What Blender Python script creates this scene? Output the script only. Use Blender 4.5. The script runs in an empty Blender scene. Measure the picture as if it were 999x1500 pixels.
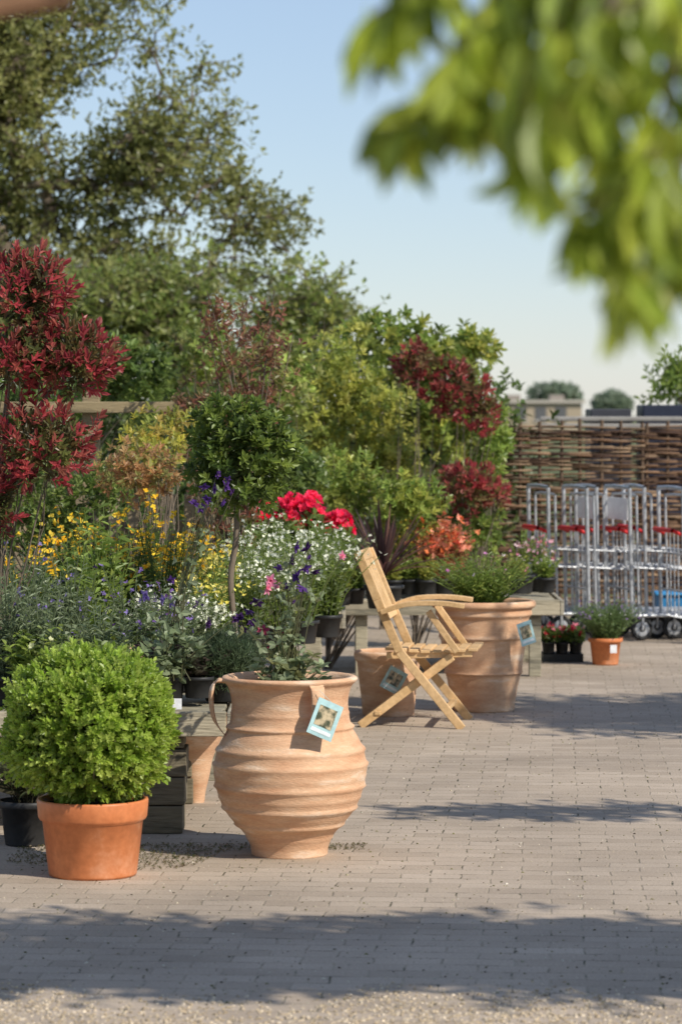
import bpy, math, numpy as np
from mathutils import Matrix, Vector
rng=np.random.RandomState(7)
F=4500.0; H=1.55
def P(px,py,d): return np.array([(px-499.5)*d/F, d, H+(605-py)*d/F])
def G(px,d): return np.array([(px-499.5)*d/F, d, 0.0])
def A(*a): return np.array(a,float)
def nrm(v): return v/(np.linalg.norm(v,axis=-1,keepdims=True)+1e-9)
def vn(p,f,seed):
    r=np.random.RandomState(seed); s=0
    for i in range(7): s=s+np.sin(p@(r.normal(size=3)*f)+r.rand()*6.28)
    return s/2.6
def rdir(n,zmin=-1):
    v=nrm(rng.normal(size=(n,3)))
    if zmin>-1: v[:,2]=np.where(v[:,2]<zmin,-v[:,2],v[:,2])
    return v
# ---------------- materials
MATS={}
def newmat(name):
    m=bpy.data.materials.new(name); m.use_nodes=True; nt=m.node_tree
    for n in list(nt.nodes): nt.nodes.remove(n)
    out=nt.nodes.new('ShaderNodeOutputMaterial'); b=nt.nodes.new('ShaderNodeBsdfPrincipled')
    nt.links.new(b.outputs[0],out.inputs[0]); MATS[name]=m
    return m,nt,b,out
def N(nt,t,**kw):
    n=nt.nodes.new(t)
    for k,v in kw.items():
        if k in n.inputs: n.inputs[k].default_value=v
        else: setattr(n,k,v)
    return n
def leafmat(name,rough,trans,spec=0.4):
    m,nt,b,out=newmat(name)
    a=N(nt,'ShaderNodeAttribute',attribute_name='Col')
    b.inputs['Roughness'].default_value=rough; b.inputs['Specular IOR Level'].default_value=spec
    nt.links.new(a.outputs['Color'],b.inputs['Base Color'])
    hs=N(nt,'ShaderNodeHueSaturation',Hue=0.49,Saturation=1.0,Value=1.7)
    nt.links.new(a.outputs['Color'],hs.inputs['Color'])
    tr=N(nt,'ShaderNodeBsdfTranslucent'); nt.links.new(hs.outputs[0],tr.inputs[0])
    mx=N(nt,'ShaderNodeMixShader'); mx.inputs[0].default_value=trans
    nt.links.new(b.outputs[0],mx.inputs[1]); nt.links.new(tr.outputs[0],mx.inputs[2])
    nt.links.new(mx.outputs[0],out.inputs[0])
leafmat('leaf',0.42,0.42,0.5); leafmat('petal',0.7,0.3,0.2)
def noisemat(name,c1,c2,scale=8,rough=0.7,bump=0.2,stretch=(1,1,1),c3=None,spec=0.3,metal=0.0,usecol=False,bscale=None,bdist=0.01):
    m,nt,b,out=newmat(name)
    tc=N(nt,'ShaderNodeTexCoord'); mp=N(nt,'ShaderNodeMapping'); mp.inputs['Scale'].default_value=stretch
    nt.links.new(tc.outputs['Object'],mp.inputs[0])
    n1=N(nt,'ShaderNodeTexNoise',Scale=scale,Detail=6.0,Roughness=0.6); nt.links.new(mp.outputs[0],n1.inputs['Vector'])
    cr=N(nt,'ShaderNodeValToRGB'); e=cr.color_ramp.elements
    e[0].position=0.32; e[0].color=(*c1,1); e[1].position=0.56; e[1].color=(*c2,1)
    if c3: k=e.new(0.68); k.color=(*c3,1)
    nt.links.new(n1.outputs['Fac'],cr.inputs[0]); col=cr.outputs[0]
    n2=N(nt,'ShaderNodeTexNoise',Scale=bscale or scale*8,Detail=4.0); nt.links.new(mp.outputs[0],n2.inputs['Vector'])
    mm=N(nt,'ShaderNodeMapRange'); mm.inputs['To Min'].default_value=0.75; mm.inputs['To Max'].default_value=1.25
    nt.links.new(n2.outputs['Fac'],mm.inputs[0])
    mu=N(nt,'ShaderNodeMix',data_type='RGBA',blend_type='MULTIPLY'); mu.inputs[0].default_value=1
    nt.links.new(col,mu.inputs[6]); nt.links.new(mm.outputs[0],mu.inputs[7]); col=mu.outputs[2]
    if usecol:
        a=N(nt,'ShaderNodeAttribute',attribute_name='Col')
        m3=N(nt,'ShaderNodeMix',data_type='RGBA',blend_type='MULTIPLY'); m3.inputs[0].default_value=1
        nt.links.new(col,m3.inputs[6]); nt.links.new(a.outputs['Color'],m3.inputs[7]); col=m3.outputs[2]
    nt.links.new(col,b.inputs['Base Color'])
    b.inputs['Roughness'].default_value=rough; b.inputs['Specular IOR Level'].default_value=spec; b.inputs['Metallic'].default_value=metal
    if bump:
        bp=N(nt,'ShaderNodeBump',Strength=bump,Distance=bdist); nt.links.new(n2.outputs['Fac'],bp.inputs['Height'])
        nt.links.new(bp.outputs[0],b.inputs['Normal'])
    return m
noisemat('bark',(0.09,0.065,0.045),(0.19,0.15,0.11),6,0.9,0.5,(1,1,0.3))
noisemat('terracotta',(0.52,0.275,0.15),(0.63,0.395,0.24),5,0.85,0.35,(1,1,4),c3=(0.72,0.54,0.39),bscale=70,bdist=0.006)
noisemat('orange_plastic',(0.52,0.16,0.055),(0.58,0.20,0.075),5,0.42,0.05,(1,1,1),c3=(0.60,0.28,0.15))
noisemat('black_plastic',(0.012,0.012,0.012),(0.03,0.03,0.03),6,0.5,0.05)
noisemat('soil',(0.02,0.014,0.01),(0.06,0.04,0.028),40,1,1.0)
noisemat('weathered_wood',(0.14,0.13,0.10),(0.36,0.32,0.24),5,0.85,0.5,(0.35,3,3),usecol=True)
noisemat('teak',(0.52,0.33,0.15),(0.68,0.46,0.24),6,0.6,0.25,(1,1,1),usecol=True)
noisemat('willow',(0.6,0.6,0.6),(1,1,1),10,0.8,0.3,usecol=True)
noisemat('galvanised',(0.33,0.34,0.35),(0.52,0.53,0.54),20,0.42,0.1,metal=0.55,spec=0.5)
noisemat('rubber',(0.015,0.015,0.015),(0.03,0.03,0.03),20,0.7,0.1)
noisemat('painted',(0.85,0.85,0.85),(1,1,1),8,0.5,0.05,usecol=True)
noisemat('stone',(0.75,0.75,0.75),(1,1,1),20,0.9,0.3,usecol=True)
m,nt,b,out=newmat('tag_picture'); tc=N(nt,'ShaderNodeTexCoord'); v=N(nt,'ShaderNodeTexNoise',Scale=45.0,Detail=3.0)
nt.links.new(tc.outputs['Object'],v.inputs['Vector']); cr=N(nt,'ShaderNodeValToRGB'); cr.color_ramp.elements[0].position=.38; cr.color_ramp.elements[1].position=.62
cr.color_ramp.elements[0].color=(0.05,0.06,0.03,1); cr.color_ramp.elements[1].color=(0.5,0.4,0.25,1)
nt.links.new(v.outputs['Fac'],cr.inputs[0]); nt.links.new(cr.outputs[0],b.inputs['Base Color']); b.inputs['Roughness'].default_value=.3

# ---------------- mesh kit (all quads)
WHITE=A(1,1,1)
def part(V,Fc,col=WHITE,mat='leaf',smooth=False):
    V=np.asarray(V,float).reshape(-1,3); C=np.broadcast_to(np.asarray(col,float),(len(V),3)).copy()
    return [V,np.asarray(Fc,int).reshape(-1,4),C,mat,smooth]
def build(name,parts,origin=None,bevel=0):
    parts=[p for p in parts if len(p[0])]
    off=0;Fs=[];M=[];S=[];mn=[]
    for p in parts:
        if p[3] not in mn: mn.append(p[3])
        Fs.append(p[1]+off); off+=len(p[0]); M+= [np.full(len(p[1]),mn.index(p[3]))]; S+=[np.full(len(p[1]),p[4])]
    V=np.concatenate([p[0] for p in parts]); C=np.concatenate([p[2] for p in parts]); Fq=np.concatenate(Fs); M=np.concatenate(M); S=np.concatenate(S)
    o=np.zeros(3) if origin is None else np.asarray(origin,float)
    me=bpy.data.meshes.new(name); me.vertices.add(len(V)); me.vertices.foreach_set('co',(V-o).astype(np.float32).ravel())
    me.loops.add(len(Fq)*4); me.loops.foreach_set('vertex_index',Fq.astype(np.int32).ravel())
    me.polygons.add(len(Fq)); me.polygons.foreach_set('loop_start',(np.arange(len(Fq))*4).astype(np.int32))
    me.polygons.foreach_set('material_index',M.astype(np.int32)); 
    me.update(calc_edges=True); me.polygons.foreach_set('use_smooth',S.astype(bool))
    ca=me.color_attributes.new('Col','FLOAT_COLOR','POINT'); ca.data.foreach_set('color',np.concatenate([C,np.ones((len(C),1))],1).astype(np.float32).ravel())
    for k in mn: me.materials.append(MATS[k])
    ob=bpy.data.objects.new(name,me); ob.location=o; bpy.context.collection.objects.link(ob)
    if bevel:
        md=ob.modifiers.new('bev','BEVEL'); md.width=bevel; md.segments=2; md.limit_method='ANGLE'
    return ob
def pick(pal,n,jit=0.15):
    pal=np.array(pal,float); a=pal[rng.randint(len(pal),size=n)]; b_=pal[rng.randint(len(pal),size=n)]; t=rng.rand(n,1)**2
    return np.clip((a*(1-t)+b_*t)*(1+jit*rng.normal(size=(n,1))),0.003,1)
def leaves(pos,d,n,L,W,col,mat='leaf',fold=0.3,droop=0.12):
    m=len(pos); d=nrm(d); s=nrm(np.cross(d,n)); n=np.cross(s,d)
    L=np.broadcast_to(L,(m,))[:,None]; W=np.broadcast_to(W,(m,))[:,None]
    b0=pos; up=n*W*fold*.5
    V=np.stack([b0,pos+d*L*.32-s*W*.45+up,pos+d*L*.7-s*W*.4+up-n*L*droop*.4,pos+d*L-n*L*droop,pos+d*L*.7+s*W*.4+up-n*L*droop*.4,pos+d*L*.32+s*W*.45+up],1)
    i=np.arange(m)[:,None]*6
    Fc=np.concatenate([i+[0,3,2,1],i+[0,5,4,3]],0)
    return part(V.reshape(-1,3),Fc,np.repeat(np.broadcast_to(col,(m,3)),6,0),mat)
def rosettes(c,ax,k,L,W,col,spread=(0.5,1.2),mat='leaf',step=0.3,jit=0.2,**kw):
    m=len(c); ax=nrm(ax); t=nrm(np.cross(ax,rdir(m))); u=np.cross(ax,t)
    P_=[];D=[];Nn=[];C=[];LL=[]
    ph=rng.rand(m,1)*6.28
    for i in range(k):
        a=ph+i*2.4+rng.normal(size=(m,1))*.2; sp=spread[0]+(spread[1]-spread[0])*(1-i/max(1,k-1))+rng.normal(size=(m,1))*jit*.5
        dd=ax*np.cos(sp)+(t*np.cos(a)+u*np.sin(a))*np.sin(sp)
        P_.append(c+ax*L*step*i/k*2); D.append(dd); Nn.append(ax+rng.normal(size=(m,3))*.15); C.append(col*(1+.1*rng.normal(size=(m,1)))); LL.append(L*(0.75+.4*rng.rand(m)))
    LL=np.concatenate(LL)
    return leaves(np.concatenate(P_),np.concatenate(D),np.concatenate(Nn),LL,LL*W/L,np.clip(np.concatenate(C),0.002,1),mat,**kw)
def segs(P0,P1,R0,R1,sides=5,col=WHITE,mat='bark'):
    P0=np.asarray(P0,float).reshape(-1,3);P1=np.asarray(P1,float).reshape(-1,3); m=len(P0)
    R0=np.broadcast_to(R0,(m,))[:,None];R1=np.broadcast_to(R1,(m,))[:,None]
    d=nrm(P1-P0); h=np.where(np.abs(d[:,2:3])>.9,A(1,0,0),A(0,0,1)); s=nrm(np.cross(d,h)); u=np.cross(s,d)
    V=[]
    for k in range(sides):
        a=k*2*math.pi/sides; V.append(P0+(s*math.cos(a)+u*math.sin(a))*R0)
    for k in range(sides):
        a=k*2*math.pi/sides; V.append(P1+(s*math.cos(a)+u*math.sin(a))*R1)
    V=np.stack(V,1); i=np.arange(m)[:,None]*2*sides; Fc=[]
    for k in range(sides): Fc.append(i+[k,k+sides,(k+1)%sides+sides,(k+1)%sides])
    c=np.asarray(col,float)
    if c.ndim==2: c=np.repeat(c,2*sides,0)
    return part(V.reshape(-1,3),np.concatenate(Fc),c,mat,True)
def tube(pts,r,sides=8,col=WHITE,mat='bark'):
    pts=np.array(pts,float); r=np.broadcast_to(r,(len(pts),))
    return segs(pts[:-1],pts[1:],r[:-1],r[1:],sides,col,mat)
def lathe(prof,c=(0,0,0),seg=64,mat='terracotta',col=WHITE,wob=0.0,wseed=1):
    prof=np.array(prof,float); n=len(prof); a=np.arange(seg)*2*math.pi/seg
    r=prof[:,0][:,None]*np.ones(seg); z=prof[:,1][:,None]*np.ones(seg)
    if wob:
        q=np.stack([np.cos(a)[None]*r*4,np.sin(a)[None]*r*4,z*12],-1).reshape(-1,3); w=vn(q,1.0,wseed).reshape(n,seg)
        r=r*(1+wob*w); z=z+wob*0.3*w*prof[:,0][:,None]
    V=np.stack([r*np.cos(a),r*np.sin(a),z],-1)+np.asarray(c,float)
    idx=np.arange(n*seg).reshape(n,seg); nx=np.roll(idx,-1,1)
    Fc=np.stack([idx[:-1],nx[:-1],nx[1:],idx[1:]],-1).reshape(-1,4)
    return part(V.reshape(-1,3),Fc,col,mat,True)
def dense(prof,k=4):
    out=[]; prof=np.array(prof,float); n=len(prof)
    for i in range(n-1):
        p0=prof[max(i-1,0)];p1=prof[i];p2=prof[i+1];p3=prof[min(i+2,n-1)]
        for j in range(k):
            t=j/k; out.append(.5*((2*p1)+(-p0+p2)*t+(2*p0-5*p1+4*p2-p3)*t*t+(-p0+3*p1-3*p2+p3)*t**3))
    out.append(prof[-1]); return np.array(out)
def beam(p0,p1,w,h,up=(0,0,1),col=WHITE,mat='teak'):
    p0=np.array(p0,float);p1=np.array(p1,float); d=nrm(p1-p0); s=nrm(np.cross(d,np.array(up,float))); u=np.cross(s,d)
    V=[p+ s*a*w/2+u*b_*h/2 for p in (p0,p1) for a,b_ in ((-1,-1),(1,-1),(1,1),(-1,1))]
    return part(V,[[0,1,2,3],[4,7,6,5],[0,4,5,1],[1,5,6,2],[2,6,7,3],[3,7,4,0]],col,mat)
def box(x0,x1,y0,y1,z0,z1,col=WHITE,mat='painted'):
    return beam((x0,(y0+y1)/2,(z0+z1)/2),(x1,(y0+y1)/2,(z0+z1)/2),y1-y0,z1-z0,(0,0,1),col,mat)
def xf(p,R,t): p[0]=p[0]@np.array(R).T+np.array(t); return p
def rotz(a): c,s=math.cos(a),math.sin(a); return np.array([[c,-s,0],[s,c,0],[0,0,1]])

# palettes (linear albedo)
BOX=[(0.16,0.24,0.03),(0.24,0.33,0.04),(0.10,0.16,0.022)]
GRN=[(0.10,0.16,0.035),(0.15,0.21,0.05),(0.075,0.115,0.028)]
LGRN=[(0.21,0.29,0.06),(0.15,0.22,0.045),(0.28,0.34,0.08)]
YGRN=[(0.33,0.34,0.07),(0.23,0.27,0.055),(0.40,0.39,0.09),(0.16,0.20,0.045)]
DGRN=[(0.06,0.09,0.024),(0.09,0.13,0.033),(0.13,0.165,0.045)]
GREY=[(0.20,0.25,0.13),(0.15,0.19,0.09),(0.27,0.32,0.18)]
OLV=[(0.20,0.22,0.07),(0.26,0.27,0.09),(0.14,0.16,0.05),(0.31,0.30,0.10)]
RED=[(0.40,0.06,0.06),(0.32,0.045,0.045),(0.20,0.03,0.03),(0.38,0.11,0.08),(0.24,0.08,0.05)]
BRZ=[(0.22,0.09,0.055),(0.16,0.10,0.05),(0.28,0.13,0.07),(0.19,0.18,0.05)]

def inell(c,r,n,pw=0.45):
    u=rdir(n); rad=rng.rand(n,1)**pw
    lump=1+0.16*vn(u,2.4,int(rng.randint(999)))[:,None]
    return c+u*rad*lump*np.asarray(r), u, rad[:,0]
def shrub(name,blobs,n,L,W,pal,base=None,k=6,mat='leaf',gap=-0.55,extra=None,stems=10,tipcol=None,spread=(0.5,1.3),pw=0.4,sr=.006,**kw):
    ps=[]; w=np.array([b_[1][0]*b_[1][2] for b_ in blobs]); w=w/w.sum()
    if base is None:
        base=np.array(blobs[0][0]); base=A(base[0],base[1],0)
    for (c,r),ww in zip(blobs,w):
        m=int(n*ww); q,u,rad=inell(np.array(c),np.array(r),m,pw)
        g=vn(q,7.0/max(r[0],.2)*0.5,int(rng.randint(999)))
        keep=(g>gap)|(rad<.55); q=q[keep];u=u[keep];rad=rad[keep]
        ax=u*0.8+A(0,0,0.6)+rng.normal(size=u.shape)*.35
        col=pick(pal,len(q)); 
        cv=vn(q,5.0,int(rng.randint(999)))[:,None]; col=col*(1+.2*cv)
        if tipcol is not None:
            t=((rad>.70)&(rng.rand(len(q))<.85)); col[t]=pick(tipcol,t.sum())
        ps.append(rosettes(q,ax,k,L,W,col,spread,mat,**kw))
        for j in range(stems):
            e=q[rng.randint(len(q))]; mid=(base+e)/2+rng.normal(size=3)*0.06*np.linalg.norm(e-base); mid[2]=max(mid[2],0)
            ps.append(tube([base+A(*(rng.normal(size=2)*.015),0),mid,e],[sr,sr*.6,sr*.25],5))
    if extra: ps+=extra
    return build(name,ps,base)
def pot(c,r,h,mat='black_plastic',seg=32):
    return [lathe([(0.001,0.003),(r*.76,0.0),(r*.78,h*.04),(r*.93,h*.84),(r*1.03,h*.85),(r*1.05,h*.88),(r*1.05,h*.985),(r*1.02,h),(r*.95,h),(r*.93,h*.9)],c,seg,mat),
            lathe([(r*.94,h*.9),(r*.5,h*.93),(0.001,h*.94)],c,seg,'soil')]
def flowers(c,ax,R,petals,col,pw=0.55,mat='petal',center=None,cup=1.2):
    ps=[rosettes(c,ax,petals,R,R*pw,col,(cup,cup),mat,step=0.0,fold=0.1,droop=0.1)]
    if center is not None: ps.append(rosettes(c,ax,5,R*.35,R*.3,np.broadcast_to(A(*center),(len(c),3)),(.2,1.2),mat,step=0))
    return ps
def herb(name,base,h,spread,nst,L,W,pal,fl=None,pt=None,nl=14,lean=0.0,leafangle=1.0,bare=0.0,extra=None):
    base=np.array(base,float); ps=[]
    az=rng.rand(nst)*6.28; sp=spread*np.sqrt(rng.rand(nst)); hh=h*(0.65+.4*rng.rand(nst))*(1-.25*(sp/spread)**2)
    D=np.stack([np.cos(az),np.sin(az),0*az],1)
    root=base+D*sp[:,None]*.25
    def pt_(t): return root+D*(sp*t**1.5*.8)[:,None]+A(0,0,1)*(hh*t)[:,None]+ben*(t*t)
    ben=rng.normal(size=(nst,3))*[.06,.06,0]*h+A(lean,0,0)
    T=[0,.35,.7,1]; Q=[pt_(t) for t in T]
    gc=np.array(pal[0])
    for i in range(3): ps.append(segs(Q[i],Q[i+1],h*0.006*(1-.25*i)+.0006,h*0.006*(.75-.25*i)+.0006,4,gc*.8,'leaf'))
    for i in range(nl):
        t=bare+(1-bare)*(i+rng.rand())/nl*.97
        q=pt_(t); a=rng.rand(nst)*6.28; d=np.stack([np.cos(a)*leafangle,np.sin(a)*leafangle,.5+.4*rng.rand(nst)],1)
        LL=L*(1.15-.6*t)*(.7+.5*rng.rand(nst))
        ps.append(leaves(q,d,A(0,0,1)+rng.normal(size=(nst,3))*.3,LL,LL*W/L,pick(pal,nst),droop=.25))
    if fl:
        for f in (fl if isinstance(fl,list) else [fl]):
            sel=rng.rand(nst)<f.get('frac',1.0)
            for j in range(f.get('per',1)):
                t=1-f.get('zone',.12)*rng.rand() if f.get('per',1)>1 else 1.0
                q=pt_(t)[sel]; q=q+rng.normal(size=q.shape)*f.get('sc',.015)
                ax=A(0,-.3,.7)+rng.normal(size=q.shape)*.6
                ps+=flowers(q,ax,f['R'],f.get('petals',5),pick(f['col'],len(q)),f.get('pw',.6),center=f.get('center'),cup=f.get('cup',1.2))
    if pt: ps+=pot(base-A(0,0,pt[1]*.93),pt[0],pt[1],pt[2] if len(pt)>2 else 'black_plastic')
    if extra: ps+=extra
    return build(name,ps,base-A(0,0,pt[1]*.93 if pt else 0))

def tree(name,trunk,ells,ncl,per,cr,L,W,pal,rtip=0.006,rpow=.47,tuft=5,seed=3,gap=-9,gf=1.6):
    trunk=np.array(trunk,float)
    vol=np.array([r[0]*r[1]*r[2] for c,r in ells]); vol/=vol.sum(); cl=[]
    for (c,r),v in zip(ells,vol):
        q,_,_=inell(np.array(c,float),np.array(r,float),max(3,int(ncl*v)),.42); cl.append(q)
    cl=np.concatenate(cl)
    if gap>-9: cl=cl[vn(cl,gf,seed)>gap]
    order=np.argsort(np.linalg.norm(cl-trunk[-1],axis=1)); cl=cl[order]
    nodes=list(trunk); par=[-1]+list(range(len(trunk)-1))
    pl=[0]
    for i in range(1,len(trunk)): pl.append(pl[-1]+np.linalg.norm(trunk[i]-trunk[i-1]))
    for c in cl:
        arr=np.array(nodes); dist=np.linalg.norm(arr-c,axis=1); cost=dist+.25*np.array(pl); cost[0]+=99
        j=int(np.argmin(cost)); nodes.append(c); par.append(j); pl.append(pl[j]+dist[j])
    nodes=np.array(nodes); cnt=np.ones(len(nodes))
    for i in range(len(nodes)-1,0,-1): cnt[par[i]]+=cnt[i]
    R=rtip*cnt**rpow; ps=[]
    for i in range(1,len(nodes)):
        a=nodes[par[i]];b_=nodes[i]; ln=np.linalg.norm(b_-a); pts=[a]
        for t in (.25,.5,.75): pts.append(a+(b_-a)*t+rng.normal(size=3)*.06*ln*(1 if i>=len(trunk) else .3))
        pts.append(b_); r0=min(R[par[i]],R[i]*1.5); ps.append(tube(pts,np.linspace(r0,R[i],5),6))
    m=len(cl); c=np.repeat(cl,per,0); q=c+rng.normal(size=c.shape)*cr*A(1,1,.75)
    ax=nrm(q-c)+A(0,0,.5)+rng.normal(size=c.shape)*.4
    col=pick(pal,m)[np.repeat(np.arange(m),per)]*.5+pick(pal,len(c))*.5
    ps.append(rosettes(q,ax,tuft,L,W,col,(.4,1.4),step=.6))
    sel=rng.rand(len(c))<.35; ps.append(segs(c[sel],q[sel],rtip*.8,rtip*.3,3))
    return build(name,ps,trunk[0])

# ================= WORLD / LIGHT / CAMERA
sc=bpy.context.scene
EL=40.0; sx,sy=0.77,-0.638
w=bpy.data.worlds.new("World"); sc.world=w; w.use_nodes=True; nt=w.node_tree
bg=nt.nodes['Background']; sky=nt.nodes.new('ShaderNodeTexSky'); sky.sky_type='NISHITA'; sky.sun_disc=False
sky.sun_elevation=math.radians(EL); sky.sun_rotation=math.atan2(sx,sy); sky.air_density=1.0; sky.dust_density=0.15; sky.ozone_density=2.0
hz=nt.nodes.new('ShaderNodeMix'); hz.data_type='RGBA'; hz.blend_type='ADD'; hz.inputs[0].default_value=1; hz.inputs[7].default_value=(2.4,2.95,4.3,1)
nt.links.new(sky.outputs[0],hz.inputs[6]); nt.links.new(hz.outputs[2],bg.inputs[0]); bg.inputs[1].default_value=0.075
L_=bpy.data.lights.new('sun','SUN'); L_.energy=5.0; L_.angle=math.radians(.5); L_.color=(1,.94,.84)
lo=bpy.data.objects.new('sun',L_); bpy.context.collection.objects.link(lo)
sd=Vector((sx*math.cos(math.radians(EL)),sy*math.cos(math.radians(EL)),math.sin(math.radians(EL))))
lo.rotation_euler=sd.to_track_quat('Z','Y').to_euler(); lo.location=(10,-6,12)
cam=bpy.data.cameras.new('camera'); co=bpy.data.objects.new('camera',cam); bpy.context.collection.objects.link(co)
cam.sensor_fit='VERTICAL'; cam.sensor_height=36; cam.sensor_width=24; cam.lens=108; cam.clip_end=3000
co.location=(0,0,H); co.rotation_euler=(math.radians(90)-math.atan(145/F),0,0)
cam.dof.use_dof=True; cam.dof.focus_distance=11.8; cam.dof.aperture_fstop=5.0
sc.camera=co
sc.view_settings.view_transform='Standard'; sc.view_settings.look='None'; sc.view_settings.exposure=0

# ================= GROUND
noisemat('grassland',(0.05,0.07,0.02),(0.12,0.13,0.05),0.3,1,0.3)
def sheet(name,x0,x1,y0,y1,z,mat):
    return build(name,[part([(x0,y0,z),(x1,y0,z),(x1,y1,z),(x0,y1,z)],[[0,1,2,3]],WHITE,mat)])
sheet('ground',-1500,1500,-1500,1500,-0.004,'grassland')
m,nt,b,out=newmat('paving')
tc=N(nt,'ShaderNodeTexCoord'); mp=N(nt,'ShaderNodeMapping'); mp.inputs['Rotation'].default_value=(0,0,math.radians(4))
nt.links.new(tc.outputs['Object'],mp.inputs[0])
nd=N(nt,'ShaderNodeTexNoise',Scale=5.0,Detail=3.0); nt.links.new(mp.outputs[0],nd.inputs['Vector'])
va=N(nt,'ShaderNodeVectorMath',operation='SCALE'); va.inputs['Scale'].default_value=0.03; nt.links.new(nd.outputs['Color'],va.inputs[0])
vb=N(nt,'ShaderNodeVectorMath',operation='ADD'); nt.links.new(mp.outputs[0],vb.inputs[0]); nt.links.new(va.outputs[0],vb.inputs[1])
br=N(nt,'ShaderNodeTexBrick',Scale=1.0); br.inputs['Brick Width'].default_value=.2; br.inputs['Row Height'].default_value=.1
br.inputs['Mortar Size'].default_value=.0045; br.inputs['Mortar Smooth'].default_value=.6; br.inputs['Bias'].default_value=0
br.inputs['Color1'].default_value=(.35,.28,.21,1); br.inputs['Color2'].default_value=(.425,.345,.265,1); br.inputs['Mortar'].default_value=(.34,.28,.205,1)
nt.links.new(vb.outputs[0],br.inputs['Vector'])
n1=N(nt,'ShaderNodeTexNoise',Scale=9.0,Detail=5.0,Roughness=.75); nt.links.new(tc.outputs['Object'],n1.inputs['Vector'])
r1=N(nt,'ShaderNodeMapRange'); r1.inputs['From Min'].default_value=.50; r1.inputs['From Max'].default_value=.62; nt.links.new(n1.outputs['Fac'],r1.inputs[0])
mm=N(nt,'ShaderNodeMath',operation='MULTIPLY'); nt.links.new(r1.outputs[0],mm.inputs[0]); nt.links.new(br.outputs['Fac'],mm.inputs[1])
mx=N(nt,'ShaderNodeMix',data_type='RGBA'); nt.links.new(mm.outputs[0],mx.inputs[0]); nt.links.new(br.outputs['Color'],mx.inputs[6]); mx.inputs[7].default_value=(.07,.065,.035,1)
n2=N(nt,'ShaderNodeTexNoise',Scale=.9,Detail=6.0,Roughness=.65); nt.links.new(tc.outputs['Object'],n2.inputs['Vector'])
r2=N(nt,'ShaderNodeMapRange'); r2.inputs['From Min'].default_value=.3; r2.inputs['From Max'].default_value=.7; r2.inputs['To Min'].default_value=.76; r2.inputs['To Max'].default_value=1.17; nt.links.new(n2.outputs['Fac'],r2.inputs[0])
n3=N(nt,'ShaderNodeTexNoise',Scale=120.0,Detail=3.0); nt.links.new(tc.outputs['Object'],n3.inputs['Vector'])
r3=N(nt,'ShaderNodeMapRange'); r3.inputs['To Min'].default_value=.6; r3.inputs['To Max'].default_value=1.4; nt.links.new(n3.outputs['Fac'],r3.inputs[0])
m4=N(nt,'ShaderNodeMath',operation='MULTIPLY'); nt.links.new(r2.outputs[0],m4.inputs[0]); nt.links.new(r3.outputs[0],m4.inputs[1])
m5=N(nt,'ShaderNodeMix',data_type='RGBA',blend_type='MULTIPLY'); m5.inputs[0].default_value=1; nt.links.new(mx.outputs[2],m5.inputs[6]); nt.links.new(m4.outputs[0],m5.inputs[7])
nt.links.new(m5.outputs[2],b.inputs['Base Color']); b.inputs['Roughness'].default_value=.85; b.inputs['Specular IOR Level'].default_value=.25
inv=N(nt,'ShaderNodeMath',operation='MULTIPLY_ADD'); inv.inputs[1].default_value=-1; inv.inputs[2].default_value=1; nt.links.new(br.outputs['Fac'],inv.inputs[0])
ad=N(nt,'ShaderNodeMath',operation='MULTIPLY_ADD'); ad.inputs[1].default_value=.6; nt.links.new(n3.outputs['Fac'],ad.inputs[0]); nt.links.new(inv.outputs[0],ad.inputs[2])
bp=N(nt,'ShaderNodeBump',Strength=.6,Distance=.003); nt.links.new(ad.outputs[0],bp.inputs['Height']); nt.links.new(bp.outputs[0],b.inputs['Normal'])
sheet('paving',-9,9,-3,25.5,0.0,'paving')
def pebbles(name,xy,s,cols):
    n=len(xy); c=np.concatenate([xy,(s*.25)[:,None]],1); th=rng.rand(n)*6.28
    base=np.array([(-1,-1,-.6),(1,-1,-.6),(1,1,-.6),(-1,1,-.6),(-.6,-.6,.6),(.6,-.6,.6),(.6,.6,.6),(-.6,.6,.6)])*.5
    V=base[None]*(s[:,None,None]*A(1,.75,.6))*(1+.25*rng.normal(size=(n,8,1)))
    cs,sn=np.cos(th)[:,None],np.sin(th)[:,None]; X=V[:,:,0]*cs-V[:,:,1]*sn; Y=V[:,:,0]*sn+V[:,:,1]*cs
    V=np.stack([X,Y,V[:,:,2]],-1)+c[:,None]
    i=np.arange(n)[:,None]*8
    Fc=np.concatenate([i+f for f in ([4,5,6,7],[0,1,5,4],[1,2,6,5],[2,3,7,6],[3,0,4,7])])
    build(name,[part(V.reshape(-1,3),Fc,np.repeat(pick(cols,n),8,0),'stone',False)])
n=16000; yy=7.2+1.15*rng.rand(n)**1.5; xx=-1.3+2.6*rng.rand(n); k=rng.rand(n)<np.clip((8.25+.12*np.sin(xx*5)+.08*np.sin(xx*13)-yy)/.45,0,1)
pebbles('gravel',np.stack([xx,yy],1)[k],.004+.007*rng.rand(k.sum()),[(.5,.4,.27),(.4,.31,.2),(.6,.5,.37)])
n=5200; yy=8+12*rng.rand(n)**1.6; xx=-1.2+3.4*rng.rand(n)
pebbles('paving_grit',np.stack([xx,yy],1),.003+.006*rng.rand(n)**2,[(.5,.42,.3),(.10,.08,.05),(.55,.5,.4),(.16,.15,.06)])
q=np.stack([-1.15+1.25*rng.rand(2600),10.25+.75*rng.rand(2600),0.003+0*rng.rand(2600)],1); kk=vn(q,4.0,5)>.45; q=q[kk]
build('moss_patches',[rosettes(q,A(0,0,1)+rng.normal(size=q.shape)*.3,5,.006,.004,pick([(.09,.10,.03),(.14,.12,.04),(.2,.15,.09)],len(q)),(.9,1.5))])

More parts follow.
